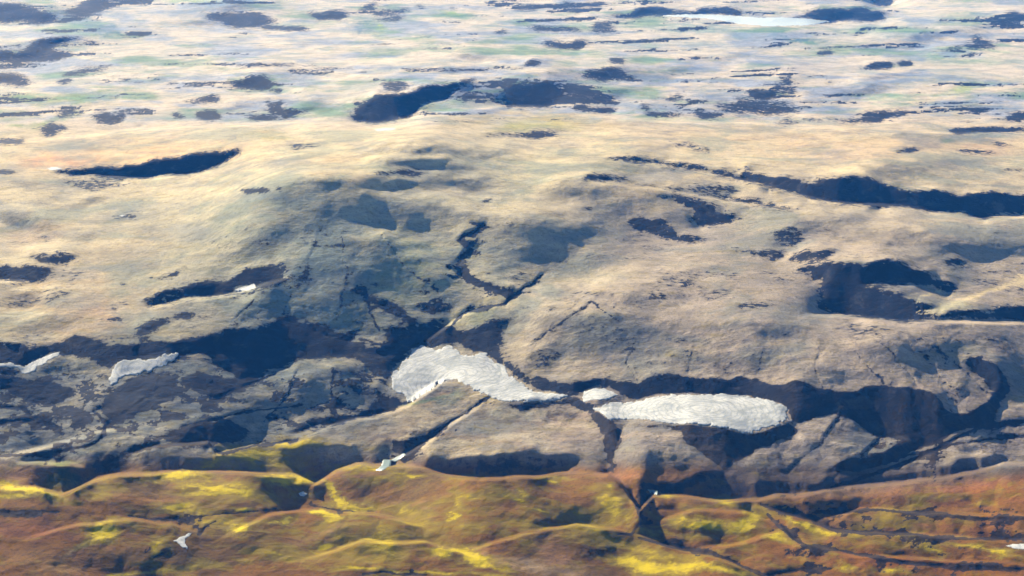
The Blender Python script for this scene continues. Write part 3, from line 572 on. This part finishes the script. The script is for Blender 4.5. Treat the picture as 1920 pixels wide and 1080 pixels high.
# ---------------------------------------------------------------- ground colours
def s2l(c):
    c = np.asarray(c, float)/255.0
    return np.where(c <= .04045, c/12.92, ((c+.055)/1.055)**2.4)
col = np.zeros((NV, NU, 3))
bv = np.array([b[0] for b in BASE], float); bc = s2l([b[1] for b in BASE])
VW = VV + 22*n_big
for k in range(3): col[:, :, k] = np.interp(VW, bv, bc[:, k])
# drifting tints
for cx, cy, rx, ry, a, c, amt in TINT:
    m = spot(cx, cy, rx, ry, a)
    m = np.clip(m*1.25*(1+.9*n_mid)+.0, 0, 1)*amt
    cc = s2l(c)
    for k in range(3): col[:, :, k] += (cc[k]-col[:, :, k])*m
f4 = fbm(UU/110, VV/13, 5, .6, 103)
def tint(m, c):
    cc = s2l(c)
    for k in range(3): col[:, :, k] += (cc[k]-col[:, :, k])*m
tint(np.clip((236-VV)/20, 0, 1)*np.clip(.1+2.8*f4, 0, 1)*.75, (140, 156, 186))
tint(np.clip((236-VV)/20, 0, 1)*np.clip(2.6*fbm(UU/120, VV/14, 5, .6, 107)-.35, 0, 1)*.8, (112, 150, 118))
tint(bas*(1-.7*spot(170, 720, 40, 26, -50))*.85, (70, 80, 88))
f5 = fbm(UU/130, VV/40, 5, .6, 111)
mid = np.clip((VV-235)/15, 0, 1)*np.clip((880-VV)/30, 0, 1)
f6 = fbm(UU/70+2*n_big, VV/16+VV*0+UU/260, 5, .62, 117)
tint(mid*np.clip(2.6*f5, 0, 1)*.45, (140, 140, 132)); tint(mid*np.clip(-2.6*f5, 0, 1)*.4, (214, 194, 152))
tint(mid*np.clip(3*f6-.1, 0, 1)*.35, (128, 132, 134)); tint(mid*np.clip(-3*f6-.1, 0, 1)*.45, (222, 204, 166))
tint(mid*np.clip((VV-300)/120, 0, 1)*.3, (160, 158, 146))
tint(mid*np.clip((UU-900)/300, 0, 1)*np.clip((VV-300)/150, 0, 1)*.55, (170, 152, 138))
tint(strip*.9, (226, 202, 156))
moss = np.zeros((NV, NU))
for cx, cy, rx, ry, a, amt in MOSS:
    moss = np.maximum(moss, spot(cx, cy, rx*1.45, ry*1.5, a)*amt)

# ---------------------------------------------------------------- mesh helpers
def mesh_from(name, co, faces, mat):
    me = bpy.data.meshes.new(name)
    me.vertices.add(len(co)); me.vertices.foreach_set('co', np.ascontiguousarray(co, dtype=np.float32).ravel())
    nf = len(faces)
    me.loops.add(nf*4); me.loops.foreach_set('vertex_index', np.ascontiguousarray(faces, dtype=np.int32).ravel())
    me.polygons.add(nf)
    me.polygons.foreach_set('loop_start', np.arange(0, nf*4, 4, dtype=np.int32))
    me.polygons.foreach_set('use_smooth', np.ones(nf, dtype=bool))
    me.update(calc_edges=True); me.validate()
    me.materials.append(mat)
    o = bpy.data.objects.new(name, me); sc.collection.objects.link(o)
    return o
def grid_faces(n, m):
    idx = np.arange(n*m).reshape(n, m)
    return np.stack([idx[1:, :-1], idx[1:, 1:], idx[:-1, 1:], idx[:-1, :-1]], -1).reshape(-1, 4)

class NT:
    def __init__(s, name):
        s.m = bpy.data.materials.new(name); s.m.use_nodes = True; s.t = s.m.node_tree; s.t.nodes.clear()
    def n(s, ty, **kw):
        o = s.t.nodes.new(ty)
        for k, v in kw.items():
            if k.startswith('i_'): o.inputs[k[2:].replace('_', ' ')].default_value = v
            else: setattr(o, k, v)
        return o
    def l(s, a, b): s.t.links.new(a, b)
    def math(s, op, a, b=None, clamp=False):
        o = s.n('ShaderNodeMath', operation=op, use_clamp=clamp)
        for i, x in enumerate((a, b)):
            if x is None: continue
            if isinstance(x, (int, float)): o.inputs[i].default_value = x
            else: s.l(x, o.inputs[i])
        return o.outputs[0]
    def noise(s, vec, scale, detail=5, rough=.6, dist=0):
        o = s.n('ShaderNodeTexNoise'); o.inputs['Scale'].default_value = scale; o.inputs['Detail'].default_value = detail; o.inputs['Roughness'].default_value = rough; o.inputs['Distortion'].default_value = dist
        s.l(vec, o.inputs['Vector']); return o.outputs['Fac']
    def ramp(s, x, a, b, oa=0.0, ob=1.0, smooth=True):
        o = s.n('ShaderNodeMapRange'); o.interpolation_type = 'SMOOTHSTEP' if smooth else 'LINEAR'
        s.l(x, o.inputs['Value']); o.inputs['From Min'].default_value = a; o.inputs['From Max'].default_value = b; o.inputs['To Min'].default_value = oa; o.inputs['To Max'].default_value = ob
        return o.outputs[0]
    def mix(s, f, a, b, mode='MIX'):
        o = s.n('ShaderNodeMix', data_type='RGBA', blend_type=mode)
        for x, i in ((f, 0), (a, 6), (b, 7)):
            if isinstance(x, (int, float)): o.inputs[i].default_value = x
            elif isinstance(x, tuple): o.inputs[i].default_value = x if len(x) == 4 else x+(1,)
            else: s.l(x, o.inputs[i])
        return o.outputs[2]
    def out(s, colr, rough=.95, bump=None, bstr=.5, bdist=1.0, spec=.1):
        b = s.n('ShaderNodeBsdfPrincipled'); b.inputs['Roughness'].default_value = rough; b.inputs['Specular IOR Level'].default_value = spec
        if isinstance(colr, tuple): b.inputs['Base Color'].default_value = colr+(1,)
        else: s.l(colr, b.inputs['Base Color'])
        if bump is not None:
            bn = s.n('ShaderNodeBump'); bn.inputs['Strength'].default_value = bstr; bn.inputs['Distance'].default_value = bdist
            s.l(bump, bn.inputs['Height']); s.l(bn.outputs[0], b.inputs['Normal'])
        o = s.n('ShaderNodeOutputMaterial'); s.l(b.outputs[0], o.inputs[0])
        return s.m

def ground_material():
    N = NT('ground')
    vc = N.n('ShaderNodeAttribute', attribute_name='soil').outputs['Color']
    ad = N.n('ShaderNodeAttribute', attribute_name='basalt_shade').outputs['Fac']
    am = N.n('ShaderNodeAttribute', attribute_name='moss').outputs['Fac']
    tc = N.n('ShaderNodeTexCoord').outputs['Object']
    n1 = N.noise(tc, 1/140, 8, .68)         # broad to fine
    n2 = N.noise(tc, 1/22, 5, .65)
    n3 = N.noise(tc, 1/380, 6, .6, .6)
    n4 = N.noise(tc, 1/55, 7, .72)
    st = N.n('ShaderNodeMapping'); st.inputs['Rotation'].default_value = (0, 0, math.radians(20)); st.inputs['Scale'].default_value = (1/60, 1/22, 1/30); N.l(tc, st.inputs['Vector'])
    n5 = N.noise(st.outputs[0], 1.0, 5, .65, .8)
    s6 = N.n('ShaderNodeMapping'); s6.inputs['Rotation'].default_value = (0, 0, math.radians(8)); s6.inputs['Scale'].default_value = (1/110, 1/45, 1/30); N.l(tc, s6.inputs['Vector'])
    n6 = N.noise(s6.outputs[0], 1.0, 6, .7, 1.0)
    # soil tone
    c = N.mix(N.ramp(n1, .35, .68), vc, N.mix(1.0, vc, (.66, .68, .71), 'MULTIPLY'))
    c = N.mix(N.ramp(n3, .48, .62, 0, .75), c, N.mix(1.0, vc, (.50, .62, .72), 'MULTIPLY'))
    c = N.mix(N.ramp(n2, .45, .75, 0, .45), c, N.mix(1.0, c, (.55, .52, .50), 'MULTIPLY'))
    c = N.mix(N.ramp(n5, .52, .74, 0, .35), c, N.mix(1.0, c, (.55, .55, .56), 'MULTIPLY'))
    c = N.mix(N.ramp(n5, .28, .45, .25, 0), c, N.mix(1.0, c, (1.25, 1.2, 1.12), 'MULTIPLY'))
    n8 = N.noise(tc, 1/7, 3, .7); n9 = N.noise(tc, 1/30, 6, .75, .5)
    c = N.mix(N.ramp(n8, .5, .68, 0, .7), c, N.mix(1.0, c, (.48, .48, .52), 'MULTIPLY'))
    c = N.mix(N.ramp(n9, .56, .64, 0, .45), c, N.mix(1.0, c, (.42, .42, .46), 'MULTIPLY'))
    c = N.mix(N.ramp(n9, .30, .42, .4, 0), c, N.mix(1.0, c, (1.3, 1.27, 1.2), 'MULTIPLY'))
    # moss
    mm = N.math('ADD', am, N.math('MULTIPLY', N.math('ADD', N.math('SUBTRACT', n4, .5), N.math('MULTIPLY', N.math('SUBTRACT', n6, .5), 1.4)), .9))
    m1 = N.ramp(mm, .0, .45); m2 = N.ramp(mm, .38, .95)
    c = N.mix(N.math('MULTIPLY', m1, .75), c, (.21, .155, .010))
    c = N.mix(m2, c, (.46, .35, .004))
    # dark basalt and wet ash, with the shade of slopes painted in
    sp_ = N.math('ADD', N.math('MULTIPLY', N.math('SUBTRACT', n1, .5), 1.1), N.math('ADD', N.math('MULTIPLY', N.math('SUBTRACT', n2, .5), 1.3), N.math('ADD', N.math('MULTIPLY', N.math('SUBTRACT', n9, .5), 1.2), N.math('MULTIPLY', N.math('SUBTRACT', n5, .5), .8))))
    sy = N.n('ShaderNodeSeparateXYZ'); N.l(tc, sy.inputs[0])
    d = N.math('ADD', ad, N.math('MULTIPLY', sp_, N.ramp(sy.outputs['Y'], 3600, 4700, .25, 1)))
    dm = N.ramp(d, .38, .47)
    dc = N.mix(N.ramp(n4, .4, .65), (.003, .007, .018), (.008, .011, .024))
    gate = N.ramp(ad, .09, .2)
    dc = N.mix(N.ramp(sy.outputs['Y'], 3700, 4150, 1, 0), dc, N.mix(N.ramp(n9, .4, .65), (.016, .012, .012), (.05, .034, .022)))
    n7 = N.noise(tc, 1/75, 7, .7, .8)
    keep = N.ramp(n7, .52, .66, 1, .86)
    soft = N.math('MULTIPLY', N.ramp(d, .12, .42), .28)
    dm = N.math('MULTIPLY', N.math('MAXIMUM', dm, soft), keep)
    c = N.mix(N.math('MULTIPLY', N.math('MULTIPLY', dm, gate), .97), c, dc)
    h = N.math('ADD', N.math('MULTIPLY', n1, 6.0), N.math('MULTIPLY', n2, 1.5))
    h = N.math('ADD', N.math('ADD', h, N.math('MULTIPLY', n5, 2.0)), N.math('ADD', N.math('MULTIPLY', n8, .9), N.math('MULTIPLY', n9, 2.2)))
    return N.out(c, .95, h, .9, 1.2, .05)
GM = ground_material()

# ---------------------------------------------------------------- the ground: one sheet to the horizon
# extra rings past the surveyed area: columns to the sides, rows to the horizon and back under the camera
side = np.array([400, 1000, 2500, 6000, 14000, 30000], float)
top_D = np.array([1.3, 1.8, 2.6, 4.0]); bot_D = np.array([.8, .5, .1, -3.0, -20.0])
Xg, Yg, Zg = XX.copy(), DD.copy(), ZZ.copy()
rowsT = [(Xg[0]*k, Yg[0]*k, Zg[0]*0-20.0) for k in top_D[::-1]]
rowsB = [(Xg[-1]*(1 if k > .7 else 1.0), Yg[-1]*k, Zg[-1]*0+0.0) for k in bot_D]
Xg = np.vstack([r[0] for r in rowsT]+[Xg]+[r[0] for r in rowsB]); Yg = np.vstack([r[1] for r in rowsT]+[Yg]+[r[1] for r in rowsB]); Zg = np.vstack([r[2] for r in rowsT]+[Zg]+[r[2] for r in rowsB])
def colsx(A, off, isz=False):
    l = A[:, :1]; r = A[:, -1:]
    if isz: return np.hstack([l*np.exp(-off[::-1]/1500)[None], A, r*np.exp(-off/1500)[None]])
    return np.hstack([l-off[::-1][None], A, r+off[None]])
Xg = colsx(Xg, side); Zg = colsx(Zg, side, True); Yg = np.hstack([np.repeat(Yg[:, :1], len(side), 1), Yg, np.repeat(Yg[:, -1:], len(side), 1)])
def padmap(A, v=None):
    pw = ((len(top_D), len(bot_D)), (len(side), len(side)))+(((0, 0),) if A.ndim == 3 else ())
    return np.pad(A, pw, mode='edge')
co = np.stack([Xg, Yg, Zg], -1).reshape(-1, 3)
ground = mesh_from('ground', co, grid_faces(*Xg.shape), GM)
ground['kind'] = 'structure'
me = ground.data
def fattr(name, A):
    a = me.attributes.new(name, 'FLOAT', 'POINT'); a.data.foreach_set('value', padmap(A).astype(np.float32).ravel())
flk = np.clip((VV-330)/150, 0, 1)*np.clip((900-VV)/60, 0, 1)
fattr('basalt_shade', np.maximum(np.clip(dk*(1+.25*np.clip((240-VV)/30, 0, 1)), 0, 1.2), .2*flk*np.clip(.45+2.2*n_big, 0, 1.2))); wash = np.clip((VV-895)/40, 0, 1)*(.06+.25*n_mid+.7*n_big)
fattr('moss', np.clip(np.maximum(moss, wash), 0, 1))
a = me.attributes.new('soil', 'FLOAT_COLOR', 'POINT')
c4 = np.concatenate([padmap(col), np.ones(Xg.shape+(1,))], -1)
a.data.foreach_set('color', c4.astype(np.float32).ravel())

# ---------------------------------------------------------------- bilinear look-up on the surveyed ground
def samp(A, u, v):
    x = np.clip((u-U0)/ST, 0, NU-1.001); y = np.clip((v-V0)/ST, 0, NV-1.001)
    i = x.astype(int); j = y.astype(int); fx = x-i; fy = y-j
    return (A[j, i]*(1-fx)+A[j, i+1]*fx)*(1-fy)+(A[j+1, i]*(1-fx)+A[j+1, i+1]*fx)*fy

ZB = CAM_H-DD*T; ZB = np.maximum(ZB, .25*ZB+.75*blur(ZB, (8, 5)))
# ---------------------------------------------------------------- snow patches
def snow_material():
    N = NT('old_snow')
    tc = N.n('ShaderNodeTexCoord').outputs['Object']
    n1 = N.noise(tc, 1/70, 6, .65, 1.2); n2 = N.noise(tc, 1/9, 4, .7)
    wv_ = N.n('ShaderNodeTexWave', wave_type='RINGS', rings_direction='SPHERICAL'); wv_.inputs['Scale'].default_value = .02; wv_.inputs['Distortion'].default_value = 7; wv_.inputs['Detail'].default_value = 4; wv_.inputs['Detail Scale'].default_value = 1.4
    N.l(tc, wv_.inputs['Vector'])
    c = N.mix(N.ramp(n1, .42, .68), (.54, .54, .53), (.30, .32, .33))
    c = N.mix(N.ramp(n2, .48, .68, 0, .7), c, (.28, .30, .32))
    c = N.mix(N.ramp(wv_.outputs['Fac'], .7, 1, 0, .55), c, (.25, .28, .31))
    h = N.math('ADD', N.math('MULTIPLY', n1, 2.0), N.math('MULTIPLY', n2, .8))
    return N.out(c, .85, h, .12, .4, .1)
SM = snow_material()
def drape(name, P, thick, mat, rough_px=5.5, step=1.0):
    P = np.array([(U0+50 if p[0] <= 0 else (U1-50 if p[0] >= 1920 else p[0]), p[1]) for p in P], float)
    u0, u1, v0, v1 = P[:, 0].min()-4, P[:, 0].max()+4, P[:, 1].min()-4, P[:, 1].max()+4
    if u1-u0 < 60: step = min(step, .5)
    rough_px = min(rough_px, .1+.06*(v1-v0))
    uu, vv = np.meshgrid(np.arange(u0, u1, step), np.arange(v0, v1, step))
    wu_ = uu+rough_px*fbm(uu/9, vv/9, 3, .6, 5)*1.6; wv2 = vv+rough_px*.6*fbm(uu/9, vv/5, 3, .6, 8)*1.6
    ins = poly_mask(P, wu_, wv2, False) > .5
    # distance to outline
    d = np.full(uu.shape, 1e9)
    for k in range(len(P)):
        a = P[k]; b = P[(k+1) % len(P)]; dx, dy = b-a; L2 = dx*dx+dy*dy+1e-9
        s = np.clip(((wu_-a[0])*dx+(wv2-a[1])*dy)/L2, 0, 1)
        d = np.minimum(d, np.hypot(wu_-a[0]-s*dx, (wv2-a[1]-s*dy)*2))
    n, m = uu.shape
    x = samp(XX, uu, vv); y = samp(DD, uu, vv); z = np.maximum(samp(ZB, uu, vv), samp(ZZ, uu, vv))
    lift = np.where(ins, .5+.35*thick*(1-np.exp(-d/16)), -3.0)
    idx = np.arange(n*m).reshape(n, m)
    cell = ins[1:, 1:] | ins[:-1, 1:] | ins[1:, :-1] | ins[:-1, :-1]
    fc = np.stack([idx[1:, :-1], idx[1:, 1:], idx[:-1, 1:], idx[:-1, :-1]], -1)[cell]
    used, inv = np.unique(fc, return_inverse=True)
    co = np.stack([x, y, z+lift], -1).reshape(-1, 3)[used]
    org = np.array([co[:, 0].mean(), co[:, 1].mean(), co[:, 2].min()])
    o = mesh_from(name, co-org, inv.reshape(-1, 4), mat); o.location = org
    return o
for lab, th, P in SNOW:
    o = drape('snow_patch', P, th, SM)
    o['label'] = lab; o['category'] = 'snow patch'; o['group'] = 'old snow patches left in the hollows'

# ---------------------------------------------------------------- water
def water_material(name, c, rough):
    N = NT(name); tc = N.n('ShaderNodeTexCoord').outputs['Object']
    n = N.noise(tc, 1/12, 4, .6)
    return N.out(N.mix(n, c, tuple(x*.8 for x in c)), rough, n, .1, .3, .5)
for nm, P in (('river', RIVER[0]), ('river', RIVER[1])):
    o = drape(nm, P, .2, water_material('silty_water', (.20, .27, .27), .35), .6); o['kind'] = 'structure'
o = drape('lake', [(1240,29),(1300,27),(1360,29),(1420,33),(1480,32),(1520,36),(1555,40),(1530,46),(1480,49),(1430,49),(1380,44),(1330,36),(1280,32)], .5, water_material('lake_water', (.75, .80, .82), .3), 1.5)
o['kind'] = 'structure'

# ---------------------------------------------------------------- haze
zmin = float(Zg.min())-1.0; ztop = max(CAM_H, float(Zg.max()))+8.0
bx = 75000.0
xa, xb, ya, yb = float(Xg.min())-50, float(Xg.max())+50, float(Yg.min())-50, float(Yg.max())+50
hz = NT('haze'); pv = hz.n('ShaderNodeVolumePrincipled')
pv.inputs['Color'].default_value = HAZE_COL+(1,); pv.inputs['Density'].default_value = HAZE_DENS; pv.inputs['Anisotropy'].default_value = 0.0
pv.inputs['Absorption Color'].default_value = (1, 1, 1, 1)
ho = hz.n('ShaderNodeOutputMaterial'); hz.l(pv.outputs[0], ho.inputs['Volume'])
bc_ = np.array([(x, y, z) for z in (zmin, ztop) for y in (ya, yb) for x in (xa, xb)])
bf = np.array([(0, 2, 3, 1), (4, 5, 7, 6), (0, 1, 5, 4), (2, 6, 7, 3), (0, 4, 6, 2), (1, 3, 7, 5)])
hb = mesh_from('haze', bc_, bf, hz.m); hb['kind'] = 'stuff'
hb.data.polygons.foreach_set('use_smooth', np.zeros(6, dtype=bool))
